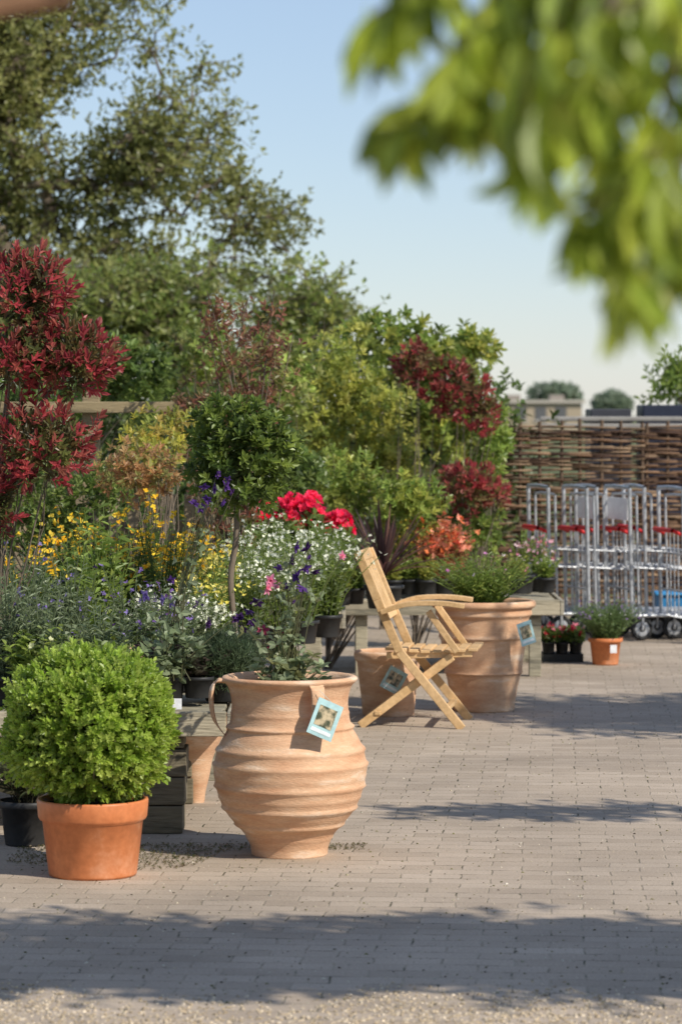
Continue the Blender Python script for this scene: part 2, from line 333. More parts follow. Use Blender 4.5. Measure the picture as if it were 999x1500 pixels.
# ================= TERRACOTTA URN
s=418.0; C0=G(424,10.76)
prof=[(50,1251),(55,1253),(56,1247),(58,1238),(66,1222),(78,1208),(90,1194),(100,1177),(107,1158),(111,1138),(111,1118),(107,1098),(99,1080),(92,1068),(89,1058),(87,1045),(86,1030),(88,1015),(92,1004),(98,998),(100,994),(98,991),(92,990),(86,994),(81,1004),(79,1030),(80,1050)]
pr=dense(prof,6)
def ridge(y,y0,wd,a): return a*np.exp(-((y-y0)/wd)**2)
outer=np.arange(len(pr))<22*6
R_=pr[:,0].copy()
for y0,wd,a in ((1064,3.0,4.5),(1097,3.5,4),(1119,2.6,3.5),(1123,8,1.5),(1151,3,3.5),(1184,3,4),(1209,3,3.5),(1136,2,1.2),(1168,2,1.2),(1044,2,1.2),(1228,2,1)): R_+=np.where(outer,ridge(pr[:,1],y0,wd,a),0)
pu=np.stack([R_/s,(1253-pr[:,1])/s],1)
ps=[lathe(pu,C0,96,'terracotta',wob=.008),lathe([(82/s,.53),(.1,.545),(.001,.55)],C0,48,'soil')]
def handle(az,pts,wd,th):
    e=A(math.cos(az),math.sin(az),0); sd_=A(-math.sin(az),math.cos(az),0); pts=dense(pts,5); rows=[]
    for i,(r,z) in enumerate(pts):
        t=pts[min(i+1,len(pts)-1)]-pts[max(i-1,0)]; t=t/np.linalg.norm(t); nn=e*t[1]-A(0,0,1)*t[0]
        p=C0+e*r/s+A(0,0,1)*(1253-z)/s; wdi=wd*(1+.25*abs(2*i/len(pts)-1)**2)
        for k in range(10):
            a=k*.6283; rows.append(p+sd_*math.cos(a)*wdi/2+nn*math.sin(a)*th/2)
    V=np.array(rows); n=len(pts); idx=np.arange(n*10).reshape(n,10); nx=np.roll(idx,-1,1)
    return part(V,np.stack([idx[:-1],nx[:-1],nx[1:],idx[1:]],-1).reshape(-1,4),WHITE,'terracotta',True)
hp=[(93,998),(104,996),(112,1002),(115,1018),(114,1038),(110,1055),(102,1068),(94,1078)]
hp2=[(92,997),(99,997),(104,1004),(105,1018),(104,1036),(101,1048),(95,1058),(88,1064)]
ps+=[handle(math.radians(187),hp,.05,.017),handle(math.radians(-66),hp2,.05,.015)]
def tag(center,wd,ht,roll,yaw,tilt,string):
    M=np.array(Matrix.Rotation(yaw,3,'Z')@Matrix.Rotation(tilt,3,'X')@Matrix.Rotation(roll,3,'Y'))
    o=[xf(box(-wd/2,wd/2,-.001,.001,-ht/2,ht/2,(.38,.56,.56),'painted'),M,center),
       xf(box(-wd*.36,wd*.34,-.0022,-.0012,-ht*.22,ht*.33,WHITE,'tag_picture'),M,center),
       xf(box(-wd*.4,wd*.4,-.0022,-.0012,-ht*.4,-ht*.3,(.7,.75,.75),'painted'),M,center)]
    top=M@A(0,0,ht*.5)+center; o.append(tube([top,(top+string)/2+A(0,-.004,0),string],.0012,4,(.6,.55,.45),'painted')); return o
ps+=tag(P(476,1055,10.76-.262),.098,.128,math.radians(24),math.radians(24),math.radians(-4),P(468,1012,10.76-.252))
build('terracotta_urn',ps,C0)

def columbine(name,base,tips,d,pal,extra_leaf=True,nlf=9,fs=1.0):
    ps=[]; base=np.array(base)
    for (px,py,col) in tips:
        e=P(px,py,d+rng.normal()*.06); mid=base+(e-base)*.5+A(*(rng.normal(size=3)*.02)); mid[0]=base[0]+(e[0]-base[0])*.35
        r=base+A(*(rng.normal(size=2)*.03),0); cur=dense([r,mid,e],5); ps.append(tube(cur,np.linspace(.0026,.0012,len(cur)),5,(.13,.13,.06),'leaf'))
        cc=np.array([e]); dr=nrm(A(rng.normal()*.6+.2,-.5+rng.normal()*.4,rng.normal()*.5-.1))[None]
        c=np.array([col]); f_=fs*(.75+.4*rng.rand())
        ps.append(rosettes(cc,dr,7,.027*f_,.015*f_,c,(.9,1.4),'petal',step=0)); ps.append(rosettes(cc,dr,7,.020*f_,.012*f_,c*1.3,(.3,.7),'petal',step=0))
        ps.append(rosettes(cc,dr,5,.009,.004,np.array([[.4,.36,.12]]),(.1,.4),'petal',step=0))
        for k in range(nlf):
            t=rng.rand()*.8+.1; q=cur[int(t*len(cur))]; a=rdir(1); b2=q+a[0]*.03
            ps.append(tube([q,b2],.001,4,(.13,.15,.06),'leaf'))
            ps.append(rosettes(b2[None],a+A(0,0,.6),3,.036*(1.15-t*.55),.024*(1.15-t*.55),pick(pal,1),(.9,1.2),step=0))
    if extra_leaf:
        a=rng.rand(60)*6.28; r=.02+.13*rng.rand(60); q=base+np.stack([np.cos(a)*r,np.sin(a)*r,.03+.13*rng.rand(60)],1)
        ps.append(rosettes(q,A(0,0,1)+rng.normal(size=q.shape)*.4,5,.036,.026,pick(pal,60),(.9,1.4),step=0))
        ps.append(segs(np.repeat(base[None],60,0),q,.0018,.0012,4,(.12,.14,.06),'leaf'))
    return build(name,ps,base)
PUR=(.085,.035,.17); DPUR=(.06,.022,.10); PNK=(.62,.24,.33); PNK2=(.36,.06,.11)
tips=[(432,800,PUR),(455,818,PUR),(436,845,PUR),(462,835,DPUR),(421,858,PUR),(408,835,PUR),(447,832,PUR),(424,822,DPUR),(397,850,PNK),(390,862,PNK),(404,858,PNK),(350,905,DPUR),(358,920,DPUR),(372,913,DPUR),(366,895,PUR),(428,880,DPUR),(500,815,PNK),(376,880,DPUR),(445,860,PUR),(415,930,PNK2),(400,950,PNK2),(385,925,PNK2),(452,805,DPUR)]
columbine('columbine_plant',C0+A(0,0,.545),tips,10.76,GREY+[(.20,.20,.08)])

# ================= POTTED BOXWOOD
C1=G(135,10.28); s1=438.; z=lambda y:(1284-y)/s1
pp=[lathe([(.001,.004),(.12,.0),(64/s1,.001),(65/s1,.01),(74/s1,z(1203)),(78/s1,z(1201)),(80/s1,z(1197)),(82/s1,z(1174)),(81/s1,z(1171)),(76/s1,z(1171)),(74/s1,z(1180))],C1,72,'orange_plastic'),
    lathe([(75/s1,z(1180)),(.08,z(1177)),(.001,z(1176))],C1,40,'soil')]
cb=C1+A(0,0,z(1068)); n=5000; u=rdir(n); lump=1+.075*vn(u,3.2,11)[:,None]+.055*vn(u,9,12)[:,None]
rad=(1-.42*rng.rand(n,1)**1.6)+.07*rng.rand(n,1)**3; q=cb+u*rad*lump*A(.262,.262,.24)
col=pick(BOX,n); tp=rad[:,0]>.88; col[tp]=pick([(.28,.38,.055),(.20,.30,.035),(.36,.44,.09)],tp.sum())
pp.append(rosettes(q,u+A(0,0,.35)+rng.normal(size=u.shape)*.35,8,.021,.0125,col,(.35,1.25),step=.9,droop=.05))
sel=rng.rand(n)<.5; pp.append(segs(cb+(q[sel]-cb)*.5,q[sel],.002,.001,3))
for k in range(30): e=q[rng.randint(n)]; b0=C1+A(*(rng.normal(size=2)*.02),z(1178)); pp.append(tube([b0,(b0+e)/2+rng.normal(size=3)*.01,e],[.006,.004,.002],5))
build('potted_boxwood_shrub',pp,C1)

# ================= OTHER POTS
def bigpot(name,px,d,prof,yb,soil,wob=.006,extra=[]):
    c=G(px,d); sc_=F/d; pr=dense([(r/sc_,(yb-y)/sc_) for r,y in prof],4)
    return build(name,[lathe(pr,c,80,'terracotta',wob=wob),lathe([(soil[0]/sc_,(yb-soil[1])/sc_),(.001,(yb-soil[1])/sc_+.02)],c,40,'soil')]+extra,c)
bigpot('large_terracotta_pot',708,16.0,[(40,1040),(44,1041),(46,1036),(48,1020),(52,1000),(55,988),(58,985),(57,980),(59,960),(63,938),(66,933),(65,926),(66,912),(67,905),(71,900),(71,896),(71,892),(76,888),(77,884),(75,880),(69,880),(66,890),(62,930)],1041,(66,896),
   extra=tag(P(771,928,15.72),.085,.12,math.radians(-16),math.radians(25),0,P(762,905,15.75)))
bigpot('small_terracotta_pot',569,15.75,[(34,1046),(37,1047),(38,1042),(40,1020),(44,990),(46,972),(47,968),(50,964),(51,957),(49,953),(44,953),(42,965),(40,1000)],1047,(42,968),
   extra=tag(P(577,997,15.55),.10,.12,math.radians(28),math.radians(-6),math.radians(-10),P(590,965,15.57)))
bigpot('terracotta_pot_on_table',205,11.75,[(38,1005),(44,1006),(46,1000),(52,970),(54,948),(58,942),(58,934),(56,932),(50,934),(48,960)],1006,(50,940)).location.z=.46
bigpot('terracotta_planter',285,12.2,[(12,1175),(14,1176),(16,1160),(22,1135),(27,1110),(40,1080),(42,1065),(38,1063),(34,1080)],1176,(34,1080))
bigpot('terracotta_planter',312,13.6,[(22,1117),(24,1118),(26,1100),(30,1070),(34,1050),(32,1049),(28,1060)],1118,(29,1060))

# ================= FOLDING CHAIR
def chair():
    ps=[]; W=.47; sc_=294.; X=lambda px:(px-608)/sc_; Z=lambda y:(1066-y)/sc_
    def c(): k=.85+.25*rng.rand(); return A(k,k*.98,k*.95)
    def pl(pts,y,w=.022,h=.042):
        for a,b_ in zip(pts[:-1],pts[1:]):
            ps.append(beam((a[0],y,a[1]),(b_[0],y,b_[1]),w,h,(0.3,0,1),c(),'teak'))
    for sgn in (-1,1):
        y=sgn*W/2; 
        pl([(X(532),Z(812)),(X(560),Z(880)),(X(592),Z(955)),(X(683),Z(1066))],y)
        pl([(X(534),Z(1064)),(X(668),Z(962))],y-sgn*.028)
        pl([(X(572),Z(962)),(X(696),Z(958))],y-sgn*.055,.022,.034)
        pl([(X(634),Z(896)),(X(676),Z(955))],y+sgn*.0,.020,.032)
        arm=dense([(X(566),Z(898)),(X(602),Z(886)),(X(650),Z(884)),(X(686),Z(888))],3)
        for a,b_ in zip(arm[:-1],arm[1:]): ps.append(beam((a[0],y+sgn*.025,a[1]),(b_[0]+.002,y+sgn*.025,b_[1]),.055,.024,(0,0,1),(.95,.93,.9),'teak'))
    for i in range(8):
        x=X(577)+i*(X(697)-X(577))/7.0; zz=Z(952)-.012*math.sin(i/7*3.14)
        ps.append(beam((x,-W/2+.03,zz),(x,W/2-.03,zz),.046,.016,(0,0,1),c(),'teak'))
    t0=A(X(534),0,Z(818)); t1=A(X(570),0,Z(903)); up=nrm(t0-t1)
    for t in (t0,t1): ps.append(beam((t[0],-W/2+.011,t[2]),(t[0],W/2-.011,t[2]),.020,.055,up,c(),'teak'))
    for i in range(5):
        y=-W/2+.075+i*(W-.15)/4; ps.append(beam((t1[0],y,t1[2]),(t0[0],y,t0[2]),.045,.012,(1,0,.4),c(),'teak'))
    for (px,py) in ((560,1045),(660,1038)): ps.append(beam((X(px),-W/2+.01,Z(py)),(X(px),W/2-.01,Z(py)),.03,.02,(0,0,1),c(),'teak'))
    R=rotz(math.radians(-7)); o=G(608,15.3)
    for p in ps: xf(p,R,o)
    return build('wooden_folding_chair',ps,o,bevel=.003)
chair()

# ================= DISPLAY TABLES
def table(x0,x1,y0,y1,h,legs,legw=.10,stack=False,name='wooden_display_table'):
    ps=[]; n=max(3,int((y1-y0)/.15)); dw=(y1-y0)/n
    for i in range(n):
        k=.75+.5*rng.rand(); ps.append(box(x0+.01*rng.rand(),x1-.01*rng.rand(),y0+i*dw+.004,y0+(i+1)*dw-.006,h-.035,h,(k,k,k*.95),'weathered_wood'))
    for (ya,yb) in ((y0-.03,y0),(y1,y1+.03)): ps.append(box(x0-.01,x1+.01,ya,yb,h-.085,h+.006,(1.15,1.12,1.05),'weathered_wood'))
    for (xa,xb) in ((x0-.03,x0-.012),(x1+.012,x1+.035)): ps.append(box(xa,xb,y0-.03,y1+.03,h-.085,h+.003,(1,1,1),'weathered_wood'))
    for lx in legs:
        for ly in (y0+.06,y1-.06):
            if stack:
                zz=0; ly=ly+(.06 if ly<(y0+y1)/2 else -.06)
                while zz<h-.05:
                    e=rng.normal()*.006; hh=min(.105,h-.037-zz); ps.append(box(lx-legw/2+e,lx+legw/2+e,ly-.1,ly+.1,zz+.002,zz+hh-.003,A(.6,.56,.48)*(.8+.3*rng.rand()),'weathered_wood')); zz+=.105
            else:
                ps.append(box(lx-legw/2,lx+legw/2,ly-legw/2,ly+legw/2,0,h-.037,(1.05,1.05,1),'weathered_wood'))
        ps.append(box(lx-.02,lx+.02,y0+.02,y1-.02,h-.11,h-.04,(.8,.8,.8),'weathered_wood'))
    return build(name,ps,A((x0+x1)/2,(y0+y1)/2,0),bevel=.004)
table(-2.3,-.43,11.25,12.35,.45,(-2.1,-.655),.15,True)
table(-2.6,-.42,12.9,15.6,.45,(-2.4,-.55))
table(-2.8,-.01,16.9,17.75,.45,(-2.6,-1.3,-.16))
table(.02,1.27,18.0,19.2,.45,(.12,1.14),.07)

# ================= PLANTS ON / ABOUT TABLES
TZ=.455
def on(px,d,ph=.11): c=G(px,d); c[2]=TZ+ph*.93; return c
YEL=[(.8,.55,.03),(.82,.45,.02),(.78,.6,.08)]; WHT=[(.8,.8,.68),(.7,.72,.55)]; LAV=[(.30,.24,.48),(.22,.16,.40)]
ORG=[(.75,.2,.06),(.7,.14,.07),(.75,.33,.15)]; HOT=[(.8,.03,.10),(.72,.02,.07),(.82,.08,.16)]
bp_=(.075,.11)
d=11.9; ss=F/d
bl=[(P(38,435,d),(60/ss,.15,58/ss)),(P(105,530,d),(76/ss,.2,55/ss)),(P(20,520,d),(58/ss,.2,45/ss)),(P(62,655,d),(84/ss,.2,52/ss)),(P(-20,745,d),(50/ss,.15,42/ss))]
bs=P(-5,1000,d+.15); bs[2]=TZ+.15
ex=pot(bs-A(0,0,.15),.13,.17); 
for c,_ in bl: ex.append(tube(dense([bs,bs+(A(bs[0],bs[1],c[2])-bs)*.6+A(.02,0,0),c],4),np.linspace(.009,.004,9),6))
shrub('red_photinia_shrub',bl,1500,.040,.016,[(.12,.14,.04),(.15,.10,.04),(.09,.08,.035)],bs,7,spread=(.2,1.0),extra=ex,stems=3,tipcol=RED,step=.6,gap=-.35,pw=.5,sr=.004)
d=13.1; ss=F/d; cc=P(352,668,d); bs=on(345,d,.15)
ex=pot(bs-A(0,0,.14),.11,.15)+[tube(dense([bs,P(338,850,d),P(346,790,d),P(347,740,d),cc],4),np.linspace(.014,.011,17),8,(1.6,1.6,1.5),'bark')]
shrub('standard_bay_tree',[(cc,(84/ss,84/ss,78/ss))],720,.040,.018,[(.085,.13,.028),(.06,.10,.022),(.13,.185,.04)],bs,8,extra=ex,stems=0,gap=-.5,pw=.35,spread=(.4,1.3),tipcol=[(.20,.26,.05),(.11,.16,.03),(.08,.12,.022)])
d=16.; ss=F/d
ex=[]
bs=on(345,d)
for k in range(12):
    e=P(250+k*16+rng.normal()*8,425+50*rng.rand()+(110 if k<3 else 0)+(30 if k>9 else 0),d+rng.normal()*.15); cur=dense([bs,bs+(e-bs)*.55+A(rng.normal()*.05,0,.05),e],5); ex.append(tube(cur,np.linspace(.006,.002,len(cur)),5))
    t=rng.rand(64)**.6; q=cur[(t*(len(cur)-1)).astype(int)]+rng.normal(size=(64,3))*.035; ex.append(rosettes(q,rdir(64,0),4,.038,.017,pick(BRZ,64),(.6,1.3)))
shrub('bronze_leaved_shrub',[(P(340,610,d),(60/ss,.2,50/ss))],100,.045,.02,BRZ,bs,5,extra=ex,gap=-.3)
d=15.2; ss=F/d
shrub('golden_shrub',[(P(225,650,d),(50/ss,.25,46/ss)),(P(262,625,d+.3),(30/ss,.2,30/ss))],330,.035,.016,[(.44,.40,.06),(.32,.33,.06),(.42,.32,.08),(.22,.26,.06)],on(230,d),6,extra=pot(on(230,d)-A(0,0,.1),.1,.12),gap=-.3)
shrub('orange_tinted_shrub',[(P(200,700,14.6),(60/ss,.2,40/ss))],260,.035,.016,[(.40,.22,.09),(.3,.18,.08),(.26,.26,.08)],on(215,14.6),6,extra=pot(on(215,14.6)-A(0,0,.1),.1,.12),gap=-.3)
shrub('green_shrub',[(P(60,765,15.0),(70/ss,.2,50/ss)),(P(140,720,15.0),(50/ss,.2,45/ss)),(P(10,720,15.0),(50/ss,.2,50/ss))],620,.04,.018,GRN+LGRN,on(90,15.0),6,extra=pot(on(90,15.0)-A(0,0,.1),.1,.12),gap=-.3)
def sh(name,blobs,d,n,L,W,pal,**kw):
    ss=F/d; shrub(name,[(P(x,y,d+dz),(rx/ss,(rx+ry)/2/ss*.9,ry/ss)) for (x,y,rx,ry,dz) in blobs],n,L,W,pal,**kw)
sh('yellow_green_shrub',[(490,560,60,105,0),(465,650,70,90,-.2),(545,640,60,100,0),(585,690,55,70,-.2)],21,1900,.052,.024,YGRN,gap=-.2)
sh('climbing_plant',[(560,505,60,42,0),(620,530,55,48,.2),(660,600,60,70,.1),(590,600,70,80,.2)],22,1200,.07,.036,LGRN+GRN[1:2]+YGRN[:2],gap=-.4)
sh('red_photinia_shrub',[(612,530,42,28,0),(665,568,58,44,0),(705,600,26,36,0)],20.4,900,.048,.02,[(.16,.17,.05),(.20,.12,.06)],gap=-.1,tipcol=RED+BRZ[:1],spread=(.2,1.1),stems=5)
sh('red_photinia_shrub',[(685,715,44,38,0),(722,722,20,25,.1)],19.8,420,.044,.018,[(.16,.17,.05),(.20,.12,.06)],gap=-.2,tipcol=RED+BRZ[:1],spread=(.2,1.1),stems=5)
sh('laurel_shrub',[(690,512,38,32,.3),(690,655,42,50,.2)],22.5,480,.075,.033,YGRN+LGRN,gap=-.3)
sh('green_shrub',[(690,780,60,40,0),(610,770,60,45,.2),(720,650,28,60,.6)],20,700,.05,.026,LGRN)
sh('green_shrub',[(480,720,80,50,0),(600,740,50,40,-.3)],18.6,800,.045,.022,YGRN[:2]+LGRN)
sh('green_shrub',[(30,600,90,60,0),(180,560,70,55,0)],19,900,.06,.03,GRN+LGRN[:1])
sh('green_shrub',[(400,560,60,60,0),(300,520,60,50,.4)],19.5,750,.05,.025,LGRN+OLV,gap=-.2)
sh('dark_green_shrub',[(60,760,120,60,0),(240,770,100,60,.3),(400,700,80,70,.3)],17.5,1300,.05,.026,DGRN+GRN)
hb=[]
for i in range(12):
    x=-4.2+i*.48; hb.append((A(x,24.2+.3*rng.rand(),1.0+.12*rng.normal()),(.62,.5,1.0)))
shrub('hedge',hb,6000,.075,.04,GRN+DGRN,A(-1.5,24.2,0),5,stems=4,gap=-1.2)

# left flower bank on table 1
for i,(px,d,h,kind) in enumerate([(10,11.5,.42,'g'),(60,11.45,.36,'g'),(100,11.8,.46,'g'),(150,11.5,.33,'g'),(190,12.05,.40,'p'),(235,11.85,.32,'p'),(270,12.1,.34,'p'),(30,12.1,.55,'g'),(120,12.2,.50,'l'),(85,11.35,.22,'w'),(-40,11.6,.4,'g'),(160,11.4,.16,'w'),(45,11.4,.18,'l')]):
    if kind=='g': herb('flowering_perennial',on(px,d),h,.14,34,.055,.013,GREY,dict(R=.012,col=LAV,petals=5,frac=.15,per=3,zone=.25),bp_)
    if kind=='p': herb('purple_flowering_perennial',on(px,d),h,.12,26,.045,.014,GREY+GRN,dict(R=.013,col=[(.20,.12,.34),(.26,.19,.45),(.12,.05,.18)],frac=.3,per=3,zone=.3),bp_)
    if kind=='l': herb('leafy_perennial',on(px,d),h,.12,24,.07,.028,LGRN,None,bp_)
    if kind=='w': herb('cream_flowering_plant',on(px,d),h,.10,26,.05,.03,GREY+LGRN,dict(R=.02,col=[(.6,.6,.35),(.5,.52,.3)],frac=.2,cup=.7),bp_)
def mound(name,px,py,d,rx,ry,pal,n=700,L=.03,W=.004,potr=.09,**kw):
    ss=F/d; bs=on(px,d); shrub(name,[(P(px,py,d),(rx/ss,rx/ss,ry/ss))],n,L,W,pal,bs,7,extra=pot(bs-A(0,0,.1),potr,.11),stems=6,spread=(.15,.9),gap=-1.5,**kw)
mound('lavender_plant',328,968,11.65,62,40,[(.085,.12,.06),(.12,.16,.08),(.065,.095,.045)],1300)
herb('heuchera_plant',on(243,11.5),.16,.13,40,.06,.045,[(.08,.045,.045),(.12,.06,.065),(.07,.07,.04)],None,bp_,nl=5)
herb('heuchera_plant',on(290,11.5),.13,.12,40,.05,.04,[(.09,.07,.055),(.10,.11,.06)],None,(.06,.08),nl=5)
b0=on(245,11.4); columbine('columbine_plant',b0,[(318,695,PUR),(330,712,PUR),(305,730,PUR),(295,742,PUR),(325,735,PUR),(342,722,DPUR),(312,716,PUR),(285,738,PUR),(335,700,PUR),(300,712,PUR),(250,850,PUR),(236,878,(.25,.18,.42)),(215,872,(.25,.18,.42)),(248,885,(.25,.18,.42)),(303,912,DPUR),(345,905,DPUR)],11.4,GREY,nlf=4,fs=.95)
build('plant_label',[beam(P(255,1024,11.28),P(255,1040,11.28),.055,.002,(0,1,0),(.8,.8,.8),'painted'),beam(P(176,980,11.3),P(176,1000,11.3),.03,.002,(0,1,0),(.8,.8,.8),'painted')])
for px,d,h in ((190,13.6,.52),(235,13.5,.56),(265,13.8,.52),(215,14.2,.6),(120,13.6,.58),(85,14.0,.6),(45,13.4,.45),(285,14.4,.5)):
    herb('yellow_wallflower',on(px,d),h,.15,38,.05,.011,GRN+LGRN,dict(R=.016,col=YEL,petals=4,pw=.8,per=5,frac=.5,zone=.2,sc=.02),bp_)
for px,d,h in ((305,13.4,.42),(325,13.7,.45),(290,13.1,.34)):
    herb('yellow_flowering_plant',on(px,d),h,.13,34,.04,.012,LGRN,dict(R=.015,col=[(.78,.68,.12),(.82,.72,.25)],per=3,frac=.6,zone=.2,sc=.02),bp_)
herb('leafy_perennial',on(150,13.0),.62,.16,30,.09,.035,LGRN,None,bp_)
herb('leafy_perennial',on(60,13.0),.42,.18,34,.08,.03,GRN,None,bp_)
for px,d,h in ((265,12.95,.26),(300,13.0,.24),(235,13.0,.28)):
    herb('white_flowering_plant',on(px,d),h,.15,50,.03,.01,GREY,dict(R=.011,col=WHT,per=5,frac=.8,zone=.3,sc=.02),bp_)
for px,d,h in ((375,14.0,.42),(410,14.2,.45),(450,14.6,.48),(485,15.0,.46),(430,15.2,.5),(395,15.0,.52),(470,15.3,.5),(355,14.6,.5)):
    herb('white_flowering_plant',on(px-6,d),h,.2,66,.04,.011,LGRN+GREY,dict(R=.012,col=WHT,per=4,frac=.45,zone=.25,sc=.02),bp_)
d=16.6; ss=F/d; ex=[]
trus=np.array([P(x,y,d+dz) for x,y,dz in ((392,765,0),(412,748,.1),(438,752,-.1),(455,738,0),(440,770,-.05),(490,768,0),(478,782,-.1),(502,778,.1),(462,757,.1),(385,752,.1),(430,740,0),(447,745,-.12),(498,765,-.05),(425,765,-.1))])
for t in trus:
    u=rdir(18,-.1); ex.append(rosettes(t+u*.048,u,6,.036,.028,pick(HOT,18),(.7,1.0),'petal',step=0))
shrub('pink_rhododendron',[(P(440,800,d+.1),(80/ss,.25,45/ss))],240,.08,.03,GRN,on(440,17.0),7,extra=ex+pot(on(440,17.0)-A(0,0,.12),.13,.14),spread=(.9,1.5))
def spiky(name,base,n,L,W,pal,extra=[]):
    ps=list(extra); base=np.array(base)
    for i in range(n):
        az=rng.rand()*6.28; el=math.radians(25+60*rng.rand()); l=L*(.7+.4*rng.rand()); d=A(math.cos(az)*math.cos(el),math.sin(az)*math.cos(el),math.sin(el)); s_=nrm(np.cross(d,A(0,0,1)))
        V=[];K=7
        for k in range(K):
            t=k/(K-1); c=base+d*l*t-A(0,0,1)*l*.30*t*t*math.cos(el); w_=W*(.6+1.0*t)*(1-t**3)+.0006; V+= [c-s_*w_/2,c+A(0,0,-w_*.2),c+s_*w_/2]
        Fc=[]
        for k in range(K-1): Fc+=[[3*k,3*k+1,3*k+4,3*k+3],[3*k+1,3*k+2,3*k+5,3*k+4]]
        ps.append(part(V,Fc,pick(pal,1)[0],'leaf',True))
    return build(name,ps,base)
b0=on(562,17.2,.12); spiky('cordyline_plant',b0+A(0,0,.07),50,.46,.024,[(.10,.045,.04),(.16,.08,.06),(.06,.035,.033)],pot(b0-A(0,0,.11),.11,.13))
for k,(px,d) in enumerate(((575,18.15),(600,18.2),(625,18.15),(550,18.3),(500,17.2),(520,17.3),(760,18.3),(800,18.4))):
    herb('potted_bedding_plant',on(px,d),.16,.09,24,.04,.018,LGRN if k%2 else YGRN,dict(R=.014,col=[(.6,.2,.3),(.7,.6,.6)],frac=.3) if px>700 else None,(.06,.09))
for px,d in ((628,18.3),(650,18.3),(670,18.4),(645,18.6)):
    herb('coral_flowering_plant',on(px,d),.38,.11,30,.045,.026,[(.44,.2,.11),(.27,.28,.07),(.5,.22,.12)],dict(R=.024,col=ORG+[(.7,.3,.2)],per=3,frac=.6,zone=.3,sc=.03),bp_)
herb('golden_bedding_plant',on(600,18.6),.38,.16,60,.04,.016,YGRN,dict(R=.016,col=YEL,frac=.5,per=2),bp_)
herb('feathery_plant',G(708,16.0)+A(0,0,.52),.32,.28,180,.055,.011,LGRN,dict(R=.014,col=[(.45,.15,.35),(.7,.6,.65)],frac=.06),nl=12)
herb('pink_flowering_plant',on(765,18.7),.28,.1,24,.04,.014,LGRN,dict(R=.018,col=[(.7,.3,.4),(.75,.6,.6)],per=3,frac=.6,zone=.4,sc=.02),bp_)
herb('pink_flowering_plant',on(790,18.9),.30,.1,24,.04,.014,LGRN,dict(R=.018,col=[(.65,.15,.25),(.75,.6,.6)],per=3,frac=.6,zone=.4,sc=.02),bp_)
b0=G(38,11.0); herb('grass_in_pot',b0+A(0,0,.15),.24,.16,60,.12,.004,[(.10,.09,.05),(.09,.11,.05)],None,(.10,.16),nl=5)
c=G(887,18.9); herb('potted_lavender',c+A(0,0,.155),.26,.24,210,.040,.007,[(.15,.22,.08),(.20,.28,.10)],dict(R=.01,col=[(.22,.14,.3)],frac=.2,per=2,zone=.1),(.102,.165,'orange_plastic'),nl=16)
build('white_label',[box(c[0]+.02,c[0]+.06,c[1]-.118,c[1]-.116,.08,.13,(.8,.8,.8),'painted')],c)
c=G(822,19.2); ps=[box(c[0]-.12,c[0]+.13,c[1]-.13,c[1]+.13,.0,.05,(.02,.02,.02),'painted')]
for i in range(3):
    for j in range(3): ps+=pot(c+A(-.08+i*.085,-.085+j*.085,.052),.038,.07,seg=16)
q=c+np.stack([-.13+.27*rng.rand(260),-.13+.26*rng.rand(260),.12+.07*rng.rand(260)],1); ps.append(rosettes(q,A(0,0,1)+rng.normal(size=q.shape)*.5,5,.028,.018,pick(GRN,260),(.6,1.4)))
q=q[:90]+A(0,0,.03); ps+=flowers(q,A(0,-.5,.7)+rng.normal(size=q.shape)*.4,.018,5,pick([(.5,.02,.03),(.4,.01,.04),(.65,.2,.25)],90))
build('tray_of_red_flowers',ps,c)

# ================= wooden rail fence behind left plants
ps=[]
for x in (-3.0,-1.33,.1-.75): ps.append(box(x-.045,x+.045,16.35,16.44,0,1.66,(.75,.65,.5),'weathered_wood'))
for zz in (1.58,.95): ps.append(box(-3.2,-.55,16.30,16.345,zz-.03,zz+.03,(.8,.7,.52),'weathered_wood'))
for i in range(26): x=-3.1+i*.1; ps.append(box(x-.03,x+.03,16.27,16.295,.1,1.12,A(.8,.7,.58)*(.8+.4*rng.rand()),'weathered_wood'))
build('wooden_fence',ps,A(-1.9,16.4,0),bevel=.004)

# ================= WOVEN WILLOW FENCE
def hurdle(x0,y0,wd,hgt):
    ps=[]; rows=int(hgt/.0155); np_=11; xs=np.linspace(0,wd,np_); sp=xs[1]-xs[0]; P0=[];P1=[];R0=[];Cc=[]
    for i in range(rows):
        t=np.linspace(-.02,wd+.02,61); band=(i//3)%2 if rng.rand()<.88 else rng.randint(2)
        y=.024*np.cos(math.pi*t/sp+math.pi*band)+.005*rng.normal(); z_=.02+i*hgt/rows+.012*np.sin(t*3+rng.rand()*6)+.004*rng.normal()
        q=np.stack([x0+t,y0+y,z_+0*t],1); P0.append(q[:-1]);P1.append(q[1:]); r=.0065+.0045*rng.rand(); R0.append(np.full(60,r)); 
        c=np.array([(.16,.09,.05),(.22,.13,.075),(.09,.05,.033),(.30,.20,.12),(.13,.075,.045)])[rng.randint(5)]*(.75+.4*rng.rand()); Cc.append(np.repeat(c[None],60,0))
    ps.append(segs(np.concatenate(P0),np.concatenate(P1),np.concatenate(R0),np.concatenate(R0),5,np.concatenate(Cc),'willow'))
    for x in xs: ps.append(tube([(x0+x,y0,0),(x0+x+.01*rng.normal(),y0,hgt+.04+.04*rng.rand())],.014,7,(.13,.085,.055),'willow'))
    return ps
for i in range(5): build('woven_willow_fence',hurdle(.75+i*1.64,24.0+.02*(i%2),1.6,1.43),A(.75+i*1.64,24,0))

